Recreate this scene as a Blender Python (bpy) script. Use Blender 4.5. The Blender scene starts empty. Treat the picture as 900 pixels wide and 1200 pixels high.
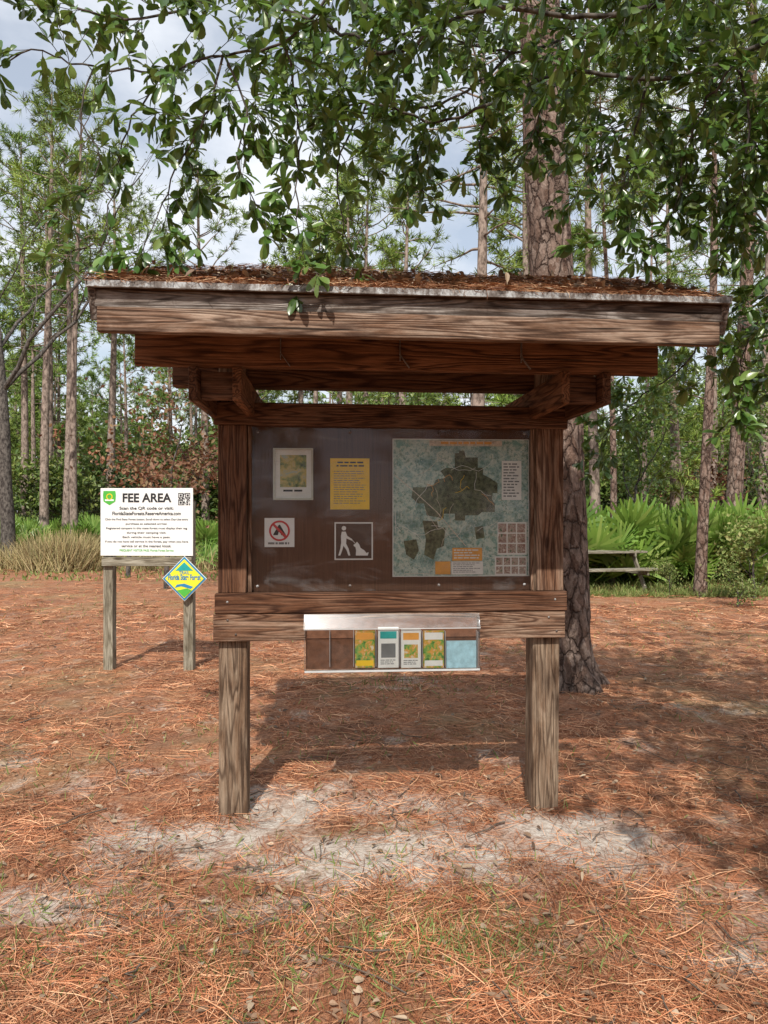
import bpy, math, random
import numpy as np
from mathutils import Vector, Matrix, noise as mnoise
rng=np.random.default_rng(7); random.seed(7)
sc=bpy.context.scene
CAMH=1.5; F=866.0
def P(px,py,d): return np.array([(px-450)/F*d, d, CAMH-(py-600)/F*d])

# ---------------------------------------------------------------- materials
class MT:
    def __init__(s,name,disp=False):
        s.m=bpy.data.materials.new(name); s.m.use_nodes=True
        s.nt=s.m.node_tree; s.nt.nodes.clear()
        s.out=s.n('ShaderNodeOutputMaterial')
    def n(s,t,_p=None,**k):
        nd=s.nt.nodes.new(t)
        if _p:
            for a,b in _p.items(): setattr(nd,a,b)
        for a,b in k.items():
            a=a.replace('_',' ')
            s.set(nd.inputs[a],b)
        return nd
    def set(s,inp,v):
        if isinstance(v,bpy.types.NodeSocket): s.nt.links.new(v,inp)
        elif isinstance(v,bpy.types.Node): s.nt.links.new(v.outputs[0],inp)
        else:
            if inp.type=='RGBA' and len(v)==3: v=(*v,1)
            inp.default_value=v
    def mix(s,f,a,b,mode='MIX'):
        nd=s.n('ShaderNodeMix',{'data_type':'RGBA','blend_type':mode})
        s.set(nd.inputs[0],f); s.set(nd.inputs[6],a); s.set(nd.inputs[7],b); return nd.outputs[2]
    def math(s,op,a,b=0.0,c=None,clamp=False):
        nd=s.n('ShaderNodeMath',{'operation':op,'use_clamp':clamp}); s.set(nd.inputs[0],a); s.set(nd.inputs[1],b)
        if c is not None: s.set(nd.inputs[2],c)
        return nd.outputs[0]
    def ramp(s,f,stops):
        nd=s.n('ShaderNodeValToRGB'); s.set(nd.inputs[0],f); e=nd.color_ramp.elements
        while len(e)<len(stops): e.new(0.5)
        for el,(p,c) in zip(e,stops):
            el.position=p; el.color=(*c,1) if hasattr(c,'__len__') else (c,c,c,1)
        return nd.outputs[0]
    def coords(s,scale=(1,1,1),rand=False):
        tc=s.n('ShaderNodeTexCoord'); v=tc.outputs['Object']
        if rand:
            oi=s.n('ShaderNodeObjectInfo')
            r=s.math('MULTIPLY',oi.outputs['Random'],37.0)
            va=s.n('ShaderNodeVectorMath',{'operation':'ADD'}); s.set(va.inputs[0],v); s.set(va.inputs[1],r); v=va.outputs[0]
        mp=s.n('ShaderNodeMapping'); s.set(mp.inputs[0],v); mp.inputs['Scale'].default_value=scale
        return mp.outputs[0]
    def noise(s,v,scale,detail=4,rough=.55,dist=0):
        nd=s.n('ShaderNodeTexNoise'); s.set(nd.inputs['Vector'],v); nd.inputs['Scale'].default_value=scale
        nd.inputs['Detail'].default_value=detail; nd.inputs['Roughness'].default_value=rough; nd.inputs['Distortion'].default_value=dist
        return nd.outputs[0]
    def bump(s,h,strength=.3,dist=.01):
        nd=s.n('ShaderNodeBump'); nd.inputs['Strength'].default_value=strength; nd.inputs['Distance'].default_value=dist; s.set(nd.inputs['Height'],h); return nd.outputs[0]
    def finish(s,col,rough=.7,spec=.3,bump=None,metal=0):
        b=s.n('ShaderNodeBsdfPrincipled'); s.set(b.inputs['Base Color'],col); s.set(b.inputs['Roughness'],rough)
        s.set(b.inputs['Specular IOR Level'],spec); s.set(b.inputs['Metallic'],metal)
        if bump is not None: s.set(b.inputs['Normal'],bump)
        s.nt.links.new(b.outputs[0],s.out.inputs[0]); return s.m

def wood(name,dark,light,grey,greyamt,rings=95,contrast=1.0):
    m=MT(name)
    v=m.coords((.42,5.5,5.5),True)
    n1=m.noise(v,1.05,3,.5,.2)
    ring=m.math('MULTIPLY_ADD',m.math('SINE',m.math('MULTIPLY',n1,rings*1.6)),.5,.5)
    v2=m.coords((2.6,80,80),True); fib=m.noise(v2,2.0,5,.75)
    v3=m.coords((1.2,5,5),True); big=m.noise(v3,2.6,5,.7,.5)
    v4=m.coords((.5,26,26),True); chk=m.noise(v4,2.2,2,.6)
    c=m.mix(m.ramp(ring,[(0,.1),(.25,.55),(.6,.95)]),dark,light)
    c=m.mix(.9*contrast,c,m.ramp(fib,[(.3,.25),(.7,1.45)]),'MULTIPLY')
    g=m.math('MULTIPLY',m.ramp(big,[(.40,0.0),(.60,1.0)]),greyamt)
    gc=m.mix(m.ramp(fib,[(.3,0.0),(.7,1.0)]),(grey[0]*.35,grey[1]*.33,grey[2]*.31),grey)
    gc=m.mix(m.ramp(ring,[(0,.75),(.35,0.0)]),gc,(dark[0]*.9,dark[1]*.9,dark[2]*.9))
    c=m.mix(g,c,gc)
    c=m.mix(.8,c,m.ramp(big,[(.3,.45),(.7,1.35)]),'MULTIPLY')
    c=m.mix(m.ramp(chk,[(.28,.9),(.34,0.0)]),c,(.016,.011,.008))
    vo=m.n('ShaderNodeTexVoronoi'); m.set(vo.inputs['Vector'],m.coords((1.9,6,6),True)); vo.inputs['Scale'].default_value=1.3
    k=m.ramp(vo.outputs['Distance'],[(.06,1.0),(.15,0.0)])
    c=m.mix(m.math('MULTIPLY',k,.85),c,(dark[0]*.4,dark[1]*.35,dark[2]*.35))
    h=m.math('MULTIPLY_ADD',fib,1.6,ring)
    return m.finish(c,.82,.15,m.bump(h,.6,.004))
W_BROWN=wood('stained_wood',(.052,.022,.013),(.17,.076,.040),(.20,.145,.105),.35)
W_RED=wood('protected_wood',(.075,.029,.013),(.26,.112,.052),(.17,.11,.075),.25)
W_GREY=wood('weathered_wood',(.075,.044,.028),(.235,.145,.09),(.36,.29,.215),.65)
W_RAIL=wood('sun_bleached_wood',(.075,.034,.020),(.25,.13,.076),(.42,.32,.24),.65)
W_FASC=wood('fascia_wood',(.075,.040,.026),(.25,.145,.092),(.46,.37,.295),.62)
W_SUBF=wood('sub_fascia_wood',(.05,.034,.026),(.15,.105,.08),(.46,.43,.40),.65)
W_PALE=wood('pale_grey_wood',(.17,.145,.10),(.34,.30,.22),(.42,.40,.33),.7)
W_PLY=wood('roof_plywood',(.05,.026,.016),(.12,.065,.036),(.13,.1,.075),.3)

def plain(name,c,rough=.6,spec=.3,var=.12,vs=14):
    m=MT(name); n=m.noise(m.coords(),vs,3,.6)
    a=tuple(x*(1-var) for x in c); b=tuple(min(1,x*(1+var)) for x in c)
    return m.finish(m.mix(m.ramp(n,[(.3,0.0),(.7,1.0)]),a,b),rough,spec)
M_WHITE=plain('white_sign_paint',(.78,.79,.77),.45,.4,.04)
M_PAPER=plain('white_paper',(.74,.74,.70),.6,.2,.06)
M_CLEDGE=plain('acrylic_edge',(.5,.52,.52),.3,.5,.1)
M_BLACK=plain('black_ink',(.025,.025,.028),.6)
M_DKGREY=plain('grey_ink',(.16,.17,.17),.6)
M_GREEN=plain('green_ink',(.08,.42,.06),.5)
M_RED=plain('red_ink',(.55,.045,.05),.5)
M_YEL=plain('yellow_paper',(.84,.55,.02),.55,.2,.06)
M_SIGNY=plain('yellow_sign_paint',(.80,.72,.04),.4,.4,.04)
M_BLUE=plain('blue_ink',(.03,.22,.42),.45)
M_TEAL=plain('teal_ink',(.02,.35,.33),.45)
M_ORANGE=plain('orange_ink',(.72,.34,.07),.5)
M_TAN=plain('tan_ink',(.6,.52,.42),.5,.2,.3,60)
M_LTBLUE=plain('pale_blue_paper',(.40,.64,.72),.5,.2,.2,30)
M_BROWNP=plain('brown_sign',(.075,.045,.035),.5,.3)
M_FRAME=plain('photo_frame',(.55,.55,.46),.4,.4)
M_TREAD=plain('dark_olive_ink',(.10,.115,.065),.5,.2,.65,55)
M_SLOT=plain('holder_backing',(.17,.075,.042),.6,.2,.3,30)
def panelmat():
    m=MT('panel_backboard'); n=m.noise(m.coords((1,1,1)),2.5,5,.6); f=m.noise(m.coords((60,60,1.4)),3,4,.6)
    c=m.mix(n,(.07,.032,.020),(.165,.083,.052)); c=m.mix(.6,c,m.ramp(f,[(.3,.55),(.7,1.25)]),'MULTIPLY')
    return m.finish(c,.7,.15)
M_PANEL=panelmat()
def mapmat():
    m=MT('printed_map'); n=m.noise(m.coords(),11,6,.7); n2=m.noise(m.coords(),34,4,.6,1.5); n3=m.noise(m.coords(),70,4,.7)
    c=m.ramp(n,[(.36,(.12,.25,.23)),(.46,(.28,.42,.38)),(.53,(.52,.60,.52)),(.6,(.18,.35,.30))])
    c=m.mix(m.ramp(n2,[(.48,0.0),(.5,.7),(.52,0.0)]),c,(.72,.72,.64))
    c=m.mix(m.ramp(n3,[(.52,0.0),(.62,.7)]),c,(.07,.17,.11))
    return m.finish(c,.35,.4)
M_MAP=mapmat()
def picmat(name,cols,sc_=25):
    m=MT(name); n=m.noise(m.coords(),sc_,4,.6,.6); k=len(cols)
    return m.finish(m.ramp(n,[(.34+.32*i/(k-1),c) for i,c in enumerate(cols)]),.4,.3)
M_PIC=picmat('landscape_print',[(.05,.08,.03),(.22,.26,.07),(.55,.42,.12),(.36,.40,.3)],18)
M_PIC2=picmat('photo_collage_print',[(.05,.1,.04),(.5,.42,.35),(.2,.08,.06),(.75,.7,.6)],60)
M_PIC3=picmat('brochure_print',[(.04,.16,.03),(.2,.38,.08),(.65,.30,.05),(.6,.6,.45)],40)
def acryl(name,h0,h1,rg=.12,fs_=1.0,lo=.45,hi=.75):
    m=MT(name); n=m.noise(m.coords((1,1,3)),3.2,4,.6,.8)
    tr=m.n('ShaderNodeBsdfTransparent',Color=(.97,.98,.98)); gl=m.n('ShaderNodeBsdfGlossy',Color=(.9,.92,.95),Roughness=rg)
    df=m.n('ShaderNodeBsdfDiffuse',Color=(.75,.76,.76)); fr=m.n('ShaderNodeFresnel',IOR=1.4)
    a=m.n('ShaderNodeMixShader'); m.set(a.inputs[0],m.ramp(n,[(lo,h0),(hi,h1)])); m.set(a.inputs[1],tr); m.set(a.inputs[2],df)
    b=m.n('ShaderNodeMixShader'); m.set(b.inputs[0],m.math('MULTIPLY',fr,fs_)); m.set(b.inputs[1],a); m.set(b.inputs[2],gl)
    m.nt.links.new(b.outputs[0],m.out.inputs[0]); return m.m
M_ACR=acryl('glare_streaked_acrylic',.0,.10,.06,.6,.52,.8)  # display cover: pale diffuse noise streaks painted in as glare
M_ACR2=acryl('clear_acrylic_holder',.0,.02,.08,.6)
M_HAZE=acryl('hazy_acrylic',.03,.14,.2,.8)
def metal():
    m=MT('galvanised_metal'); n=m.noise(m.coords((1.6,1,1)),5,6,.75)
    c=m.ramp(n,[(.38,(.05,.037,.03)),(.47,(.15,.125,.11)),(.57,(.42,.43,.43)),(.63,(.15,.10,.07))])
    return m.finish(c,.6,.4,None,.2)
M_METAL=metal()
def leafmat(name,c1,c2,c3,rough=.4,trans=.3,spec=.45,nscale=1.2):
    m=MT(name); g=m.n('ShaderNodeNewGeometry'); r=g.outputs['Random Per Island']
    oi=m.n('ShaderNodeObjectInfo')
    c=m.ramp(r,[(0,c1),(.55,c2),(1,c3)])
    n=m.noise(m.coords(),nscale,1)
    c=m.mix(.75,c,m.ramp(n,[(.3,.5),(.7,1.35)]),'MULTIPLY')
    c=m.mix(.6,c,m.ramp(oi.outputs['Random'],[(0,(.75,.85,.8)),(1,(1.25,1.1,1.0))]),'MULTIPLY')
    b=m.n('ShaderNodeBsdfPrincipled'); m.set(b.inputs['Base Color'],c); b.inputs['Roughness'].default_value=rough; b.inputs['Specular IOR Level'].default_value=spec
    if trans<=0:
        m.nt.links.new(b.outputs[0],m.out.inputs[0]); return m.m
    t=m.n('ShaderNodeBsdfTranslucent'); m.set(t.inputs['Color'],m.mix(.5,c,(.20,.28,.04)))
    x=m.n('ShaderNodeMixShader'); x.inputs[0].default_value=trans; m.set(x.inputs[1],b); m.set(x.inputs[2],t)
    m.nt.links.new(x.outputs[0],m.out.inputs[0]); return m.m
L_OAK=leafmat('oak_leaves',(.05,.115,.022),(.105,.20,.04),(.22,.30,.08),.30,.3,.7,3)
L_PINE=leafmat('pine_needles',(.09,.16,.03),(.16,.25,.045),(.28,.36,.08),.5,0,.3,.6)
L_SHRUB=leafmat('shrub_leaves',(.055,.11,.025),(.11,.18,.04),(.22,.27,.08),.45,.2,.35,.8)
L_DARK=leafmat('understory_leaves',(.03,.055,.02),(.06,.095,.035),(.14,.14,.07),.5,0,.3,.5)
L_BROWN=leafmat('dead_oak_leaves',(.12,.055,.035),(.21,.10,.06),(.24,.17,.09),.6,0,.2,1.5)
L_PALM=leafmat('palmetto_fronds',(.12,.23,.035),(.20,.35,.06),(.34,.47,.12),.35,.3,.5,1.5)
L_GOLD=leafmat('dry_grass',(.28,.21,.11),(.44,.34,.19),(.34,.32,.14),.7,0,.1,1.5)
L_GRASS=leafmat('green_grass',(.12,.18,.045),(.20,.26,.075),(.34,.32,.14),.6,.2,.2,3)
L_NEED=leafmat('pine_straw',(.12,.048,.027),(.42,.17,.08),(.64,.40,.24),.6,0,.25,2.5)
L_DEADL=leafmat('fallen_leaf_litter',(.10,.06,.04),(.27,.17,.11),(.42,.33,.24),.6,0,.3,3)
def bark(name,plate1,plate2,crack,sx=7,sz=2.6,edge=.09,warp=.5):
    m=MT(name); v=m.coords((sx,sx,sz)); nz=m.n('ShaderNodeTexNoise'); m.set(nz.inputs['Vector'],v); nz.inputs['Scale'].default_value=1.3; nz.inputs['Detail'].default_value=4; nz.inputs['Roughness'].default_value=.7
    vv=m.mix(warp,v,nz.outputs['Color'],'ADD')
    vo=m.n('ShaderNodeTexVoronoi',{'feature':'DISTANCE_TO_EDGE'}); m.set(vo.inputs['Vector'],vv); vo.inputs['Scale'].default_value=1.5
    vc=m.n('ShaderNodeTexVoronoi'); m.set(vc.inputs['Vector'],vv); vc.inputs['Scale'].default_value=2.6
    e=m.ramp(vo.outputs[0],[(.0,0.0),(edge,.7),(.25,1.0)])
    fine=m.noise(m.coords((18,18,10)),3,5,.75); pat=m.noise(m.coords((4,4,2)),2,4,.7)
    fl=m.n('ShaderNodeSeparateColor',Color=vc.outputs['Color']).outputs[0]
    pc=m.mix(fl,plate1,plate2)
    pc=m.mix(.8,pc,m.ramp(fine,[(.3,.35),(.7,1.4)]),'MULTIPLY')
    pc=m.mix(.7,pc,m.ramp(pat,[(.3,.6),(.7,1.3)]),'MULTIPLY')
    c=m.mix(m.math('MAXIMUM',e,m.ramp(pat,[(.45,0.0),(.7,.8)])),crack,pc)
    h=m.math('ADD',m.math('MULTIPLY_ADD',fl,.4,e),m.math('MULTIPLY',fine,.8))
    return m.finish(c,.88,.12,m.bump(h,1.0,.025))
B_PINE=bark('pine_bark',(.19,.12,.09),(.37,.28,.23),(.06,.038,.03),7,3.4,.07,.7)
def farbark(name,a,b,s):
    m=MT(name); n=m.noise(m.coords((s,s,s*.5)),2,3,.7); return m.finish(m.ramp(n,[(.38,a),(.6,b)]),.9,.1)
B_FAR=farbark('distant_pine_bark',(.10,.075,.06),(.33,.26,.215),5)
B_OAK=farbark('oak_bark',(.035,.03,.027),(.135,.12,.105),9)
B_TWIG=plain('twig_bark',(.12,.095,.075),.8,.1,.4,30)

# ---------------------------------------------------------------- mesh builder
class MB:
    def __init__(s): s.V=[];s.Fc=[];s.M=[];s.S=[];s.n=0
    def add(s,V,Fc,mi=0,smooth=False):
        if len(V)==0: return
        s.V.append(np.asarray(V,float)); s.Fc.append(np.asarray(Fc,int)+s.n); s.M.append(np.full(len(Fc),mi)); s.S.append(np.full(len(Fc),smooth)); s.n+=len(V)
    def obj(s,name,mats,parent=None):
        V=np.concatenate(s.V);Fc=np.concatenate(s.Fc);M=np.concatenate(s.M);S=np.concatenate(s.S)
        me=bpy.data.meshes.new(name); me.vertices.add(len(V)); me.vertices.foreach_set('co',V.ravel())
        me.loops.add(len(Fc)*4); me.loops.foreach_set('vertex_index',Fc.ravel().astype(np.int32))
        me.polygons.add(len(Fc)); me.polygons.foreach_set('loop_start',np.arange(0,len(Fc)*4,4,dtype=np.int32))
        try: me.polygons.foreach_set('loop_total',np.full(len(Fc),4,dtype=np.int32))
        except Exception: pass
        for m in mats: me.materials.append(m)
        me.polygons.foreach_set('material_index',M.astype(np.int32)); me.polygons.foreach_set('use_smooth',S)
        me.update(); me.validate()
        o=bpy.data.objects.new(name,me); sc.collection.objects.link(o)
        if parent: o.parent=parent
        return o
def nrm(a): return a/np.maximum(np.linalg.norm(a,axis=-1,keepdims=True),1e-9)
def tube(mb,pts,rad,sides=6,mi=0,smooth=True,rnoise=0):
    pts=np.asarray(pts,float); rad=np.asarray(rad,float)
    t=nrm(np.gradient(pts,axis=0)); ov=nrm(pts[-1]-pts[0]); ref=np.array([1,0,0.]) if abs(ov[0])<.7 else np.array([0,0,1.])
    s=nrm(np.cross(t,ref)); u=np.cross(s,t); a=np.linspace(0,2*np.pi,sides,endpoint=False)
    R=rad[:,None]*np.ones((1,sides))
    if callable(rnoise): R=R*rnoise(pts,a)
    V=pts[:,None]+R[:,:,None]*(np.cos(a)[None,:,None]*s[:,None]+np.sin(a)[None,:,None]*u[:,None])
    n=len(pts); i=np.arange(n-1)[:,None]*sides; j=np.arange(sides)[None]; j2=(j+1)%sides
    Fc=np.stack([i+j,i+j2,i+sides+j2,i+sides+j],-1).reshape(-1,4)
    mb.add(V.reshape(-1,3),Fc,mi,smooth)
def stamp(mb,tv,tf,pos,d,hint,L,W,mi=0,smooth=False):
    if len(pos)==0: return
    pos=np.asarray(pos);d=nrm(np.asarray(d)); s=nrm(np.cross(d,hint)); u=np.cross(s,d); L=np.broadcast_to(L,len(pos)); W=np.broadcast_to(W,len(pos))
    V=pos[:,None]+(tv[None,:,0]*L[:,None])[...,None]*d[:,None]+(tv[None,:,1]*W[:,None])[...,None]*s[:,None]+(tv[None,:,2]*W[:,None])[...,None]*u[:,None]
    Fc=tf[None]+(np.arange(len(pos))*len(tv))[:,None,None]
    mb.add(V.reshape(-1,3),Fc.reshape(-1,4),mi,smooth)
def leaf_t():
    v=[];f=[]
    for t,w,z in [(0,.05,0),(.12,.07,.0),(.4,.38,.03),(.7,.5,0),(.9,.36,-.08),(1,.08,-.15)]:
        v+=[(t,-w,z+w*.35),(t,0,z),(t,w,z+w*.35)]
    for i in range(5):
        a=i*3; f+=[(a,a+1,a+4,a+3),(a+1,a+2,a+5,a+4)]
    return np.array(v,float),np.array(f)
LT=leaf_t()
DT=(np.array([(0,0,0),(.45,-.5,.08),(1,0,0),(.45,.5,.08)],float),np.array([(0,1,2,3)]))
NT_=(np.array([(0,-.5,0),(0,.5,0),(1,.12,0),(1,-.12,0)],float),np.array([(0,1,2,3)]))
BT=(np.array([(0,-.5,0),(0,.5,0),(.5,.5,0),(.5,-.5,0),(1,.2,0),(1,-.2,0)],float),np.array([(0,1,2,3),(3,2,4,5)]))
def rv(n): return nrm(rng.normal(size=(n,3)))
def empty(name,loc=(0,0,0),rz=0):
    e=bpy.data.objects.new(name,None); sc.collection.objects.link(e); e.location=loc; e.rotation_euler=(0,0,rz); return e

# ---------------------------------------------------------------- ground
def nz(x,y,s,o=0): return mnoise.noise(Vector((x*s+o,y*s-o*.7,o*1.3)))
def sandmask(x,y):
    m=0
    for (px,py,rx,ry,a) in [(410,1015,.36,.28,1.0),(520,1000,.9,.28,1.2),(640,1005,.5,.24,.95),(240,985,.42,.22,1.05),(320,950,.35,.22,.9),(640,965,.28,.2,1.1),(720,975,.4,.28,.85),(170,985,.25,.16,.7),(130,1060,.5,.18,.5),
                            (330,1070,.6,.16,.6),(850,830,.6,.12,.5),(480,1065,.8,.14,.65),(200,910,.5,.14,.45),(820,1120,.3,.1,.4),(480,940,.5,.15,.6),(640,1110,.5,.1,.4),(60,930,.4,.12,.4),(180,1110,.5,.1,.35)]:
        d=CAMH*F/(py-600); cx=(px-450)/F*d
        q=((x-cx)/rx)**2+((y-d)/(ry*d/3.6*1.3))**2
        m=max(m,a*math.exp(-q*.9))
    m+=.50*nz(x,y,2.0,3)+.42*nz(x,y,6,9)+.32*nz(x,y,17,4)
    return min(1,max(0,(m-.15)*.95))
def ghgt(x,y):
    r=math.hypot(x,y)
    return .018*nz(x,y,.9,1)+.010*nz(x,y,4,5)+.004*nz(x,y,13,2)-.010*sandmask(x,y) if r<14 else .03*nz(x,y,.25,1)
def lines(lo,hi,dl,dh,step):
    a=list(np.arange(dl,dh+1e-6,step)); s=step; v=dh
    while v<hi: s*=1.22; v+=s; a.append(min(v,hi))
    s=step; v=dl
    while v>lo: s*=1.22; v-=s; a.insert(0,max(v,lo))
    return a
xs=lines(-400,400,-4.5,4.5,.05); ys=lines(-300,600,1.6,8.0,.05)
V=[];msk=[]
for y in ys:
    for x in xs:
        V.append((x,y,ghgt(x,y))); msk.append(sandmask(x,y) if abs(x)<7 and -1<y<11 else 0)
nx=len(xs); I=np.arange(len(ys)-1)[:,None]*nx+np.arange(nx-1)[None]
Fg=np.stack([I,I+1,I+nx+1,I+nx],-1).reshape(-1,4)
mb=MB(); mb.add(V,Fg,0,True)
m=MT('pine_straw_ground')
at=m.n('ShaderNodeAttribute',{'attribute_name':'sand'})
c0=m.coords()
f1=m.noise(c0,38,6,.75,.6); f2=m.noise(c0,5,5,.7); f3=m.noise(c0,.55,4,.65); f4=m.noise(c0,140,3,.7); f5=m.noise(c0,1.7,5,.7)
str1=m.noise(m.coords((160,22,10)),1,3,.7,1.0); str2=m.noise(m.coords((20,150,10)),1,3,.7,1.2)
lit=m.ramp(f1,[(.3,(.08,.033,.02)),(.46,(.29,.115,.058)),(.6,(.45,.215,.115)),(.75,(.53,.37,.25))])
st=m.mix(m.ramp(f2,[(.45,0.0),(.55,1.0)]),m.ramp(str1,[(.35,.4),(.65,1.55)]),m.ramp(str2,[(.35,.4),(.65,1.55)]))
lit=m.mix(.75,lit,st,'MULTIPLY')
lit=m.mix(m.math('MULTIPLY',m.ramp(f2,[(.45,0.0),(.65,1.0)]),.4),lit,(.38,.28,.20))
lit=m.mix(m.ramp(f5,[(.40,.6),(.52,0.0)]),lit,m.mix(f4,(.09,.045,.03),(.26,.14,.085)))
lit=m.mix(m.math('MULTIPLY',m.ramp(f3,[(.50,0.0),(.68,1.0)]),.4),lit,m.mix(f1,(.12,.13,.05),(.38,.36,.19)))
sand=m.mix(f4,(.46,.40,.34),(.80,.74,.66)); sand=m.mix(m.ramp(f1,[(.38,.75),(.56,0.0)]),sand,(.30,.21,.155))
sand=m.mix(m.ramp(f2,[(.4,.5),(.6,0.0)]),sand,(.40,.31,.245))
ms=m.math('ADD',at.outputs['Fac'],m.math('ADD',m.math('MULTIPLY_ADD',f1,.9,-.47),m.math('MULTIPLY_ADD',f2,.6,-.3)))
mk=m.ramp(ms,[(.08,0.0),(.72,1.0)])
col=m.mix(mk,lit,sand)
gm=m.finish(col,.9,.1,m.bump(f1,.7,.025))
ground=mb.obj('ground',[gm])
a=ground.data.attributes.new('sand','FLOAT','POINT'); a.data.foreach_set('value',np.array(msk,dtype=np.float32))

mb=MB()
def scatter(n,dmin,dmax,pw=1.0):
    u=rng.random(n); d=dmin*(dmax/dmin)**(u**pw); x=(rng.random(n)*2-1)*(d*.62+.5); return x,d
NC=14500
cx,cy=scatter(NC,1.7,12,1.0)
keep=[]
for i in range(NC):
    s=sandmask(cx[i],cy[i]); dn=.66+1.3*nz(cx[i],cy[i],1.5,21)+.6*nz(cx[i],cy[i],5,2)
    keep.append(random.random()<max(.12,(1-.97*min(1,s*1.25))*dn))
keep=np.array(keep); cx=cx[keep]; cy=cy[keep]
k=8; n=len(cx)*k
bx=np.repeat(cx,k)+rng.normal(0,.06,n); by=np.repeat(cy,k)+rng.normal(0,.06,n)
ang=np.repeat(rng.random(len(cx))*2*np.pi,k)+rng.normal(0,.6,n)
dist=by
bz=np.array([ghgt(a,b) for a,b in zip(bx,by)])+rng.random(n)*.014+.002
L=rng.uniform(.08,.2,n); 
d=np.stack([np.cos(ang),np.sin(ang),rng.normal(0,.06,n)],1)
pos=np.stack([bx,by,bz],1); hint=nrm(np.stack([rng.normal(0,.5,n),rng.normal(0,.5,n),np.ones(n)],1))
W=rng.uniform(.0015,.0028,n)*(1+.22*np.maximum(0,dist-3))
CT=(np.array([(0,-.5,0),(0,.5,0),(.5,3.5,.5),(.5,2.5,.5),(1,.4,0),(1,-.3,0)],float),np.array([(0,1,2,3),(3,2,4,5)]))
stamp(mb,*CT,pos,d,hint,L,W,0)
n=9000; y=rng.uniform(9,19,n); x=(rng.random(n)*2-1)*y*.6; q=np.array([mnoise.noise(Vector((a*.8,b*.8,4)))>-.1 for a,b in zip(x,y)]); x=x[q];y=y[q];n=len(x); ang=rng.random(n)*6.28
stamp(mb,*NT_,np.stack([x,y,np.full(n,.03)+rng.random(n)*.02],1),np.stack([np.cos(ang),np.sin(ang),rng.normal(0,.1,n)],1),nrm(np.stack([rng.normal(0,.5,n),rng.normal(0,.5,n),np.ones(n)],1)),rng.uniform(.12,.25,n),rng.uniform(.008,.016,n),0)
mb.obj('pine_needle_litter',[L_NEED])
mb=MB(); n=3200; x,y=scatter(n,1.8,12); z=np.array([ghgt(a,b) for a,b in zip(x,y)])+.006+rng.random(n)*.012
ang=rng.random(n)*6.28; d=np.stack([np.cos(ang),np.sin(ang),rng.normal(0,.3,n)],1)
hint=nrm(np.stack([rng.normal(0,.4,n),rng.normal(0,.4,n),np.ones(n)],1))
stamp(mb,*LT,np.stack([x,y,z],1),d,hint,rng.uniform(.02,.06,n),rng.uniform(.01,.025,n),0)
mb.obj('fallen_leaves',[L_DEADL])
mb=MB()
for i in range(190):
    x,y=scatter(1,2.0,11); x=x[0];y=y[0]; a=random.random()*6.28; l=random.uniform(.05,.3)*(1 if random.random()<.85 else 1.8)
    pts=[(x+math.cos(a)*l*t+random.gauss(0,.012),y+math.sin(a)*l*t+random.gauss(0,.012),ghgt(x,y)+.012+random.random()*.01) for t in np.linspace(0,1,5)]
    tube(mb,pts,np.linspace(.003,.0015,5)*random.uniform(.5,1.6),5)
mb.obj('fallen_twigs',[B_TWIG])
mb=MB(); PX=[];
for (px,py,r,c) in [(540,1108,.2,700),(300,1130,.32,600),(100,1050,.5,360),(480,805,.4,240),(60,920,1.2,260),(180,880,.9,220),(820,750,2.5,700),(700,1130,.4,160),(300,1060,.5,300),(760,900,.8,120),(150,720,3,900),(600,1080,.5,260),(870,1080,.3,80),(30,1130,.3,250),(420,870,.5,90),(400,1150,.5,300),(450,1060,.7,200)]:
    dd=CAMH*F/(py-600); X=(px-450)/F*dd
    for i in range(c):
        PX.append((X+random.gauss(0,r),dd+random.gauss(0,r*.6)))
PX=np.array(PX); PX=PX[PX[:,1]>1.7]; n=len(PX); z=np.array([ghgt(a,b) for a,b in PX])
d=np.stack([rng.normal(0,.7,n),rng.normal(0,.7,n),np.full(n,.8)],1)
stamp(mb,*BT,np.column_stack([PX,z]),d,rv(n),rng.uniform(.015,.055,n)*(1+.05*PX[:,1]),rng.uniform(.002,.0045,n)*(1+.1*PX[:,1]),0)
mb.obj('grass_tufts',[L_GRASS])

# ---------------------------------------------------------------- kiosk
TH=math.radians(4.0); OX,OY=.03,3.71
kiosk=empty('information_kiosk',(OX,OY,0),TH)
cT,sT=math.cos(TH),math.sin(TH)
def K(px,py,v):
    D=((px-450)/F,1,-(py-600)/F); t=(v+(-OX*sT+OY*cT))/(-D[0]*sT+D[1]*cT)
    w=(t*D[0]-OX,t*D[1]-OY); return (w[0]*cT+w[1]*sT, CAMH+t*D[2])
def board(name,a,b,w,h,mat,parent,up=(0,0,1),bev=.005):
    a=Vector(a);b=Vector(b);X=(b-a).normalized();L=(b-a).length;up=Vector(up);Y=up.cross(X).normalized();Z=X.cross(Y)
    me=bpy.data.meshes.new(name); hw,hh,hl=w/2,h/2,L/2
    v=[(x*hl,y*hw,z*hh) for x in(-1,1) for y in(-1,1) for z in(-1,1)]
    f=[(0,1,3,2),(4,6,7,5),(0,4,5,1),(2,3,7,6),(0,2,6,4),(1,5,7,3)]
    me.from_pydata(v,[],f); me.materials.append(mat)
    o=bpy.data.objects.new(name,me); sc.collection.objects.link(o)
    if bev: 
        bm=o.modifiers.new('b','BEVEL'); bm.width=min(bev,min(w,h,L)*.3); bm.segments=2
    M=Matrix((( X.x,Y.x,Z.x,(a.x+b.x)/2),(X.y,Y.y,Z.y,(a.y+b.y)/2),(X.z,Y.z,Z.z,(a.z+b.z)/2),(0,0,0,1)))
    o.parent=parent; o.matrix_local=M; return o
k=kiosk
UL,UR=-.78,.812
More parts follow.
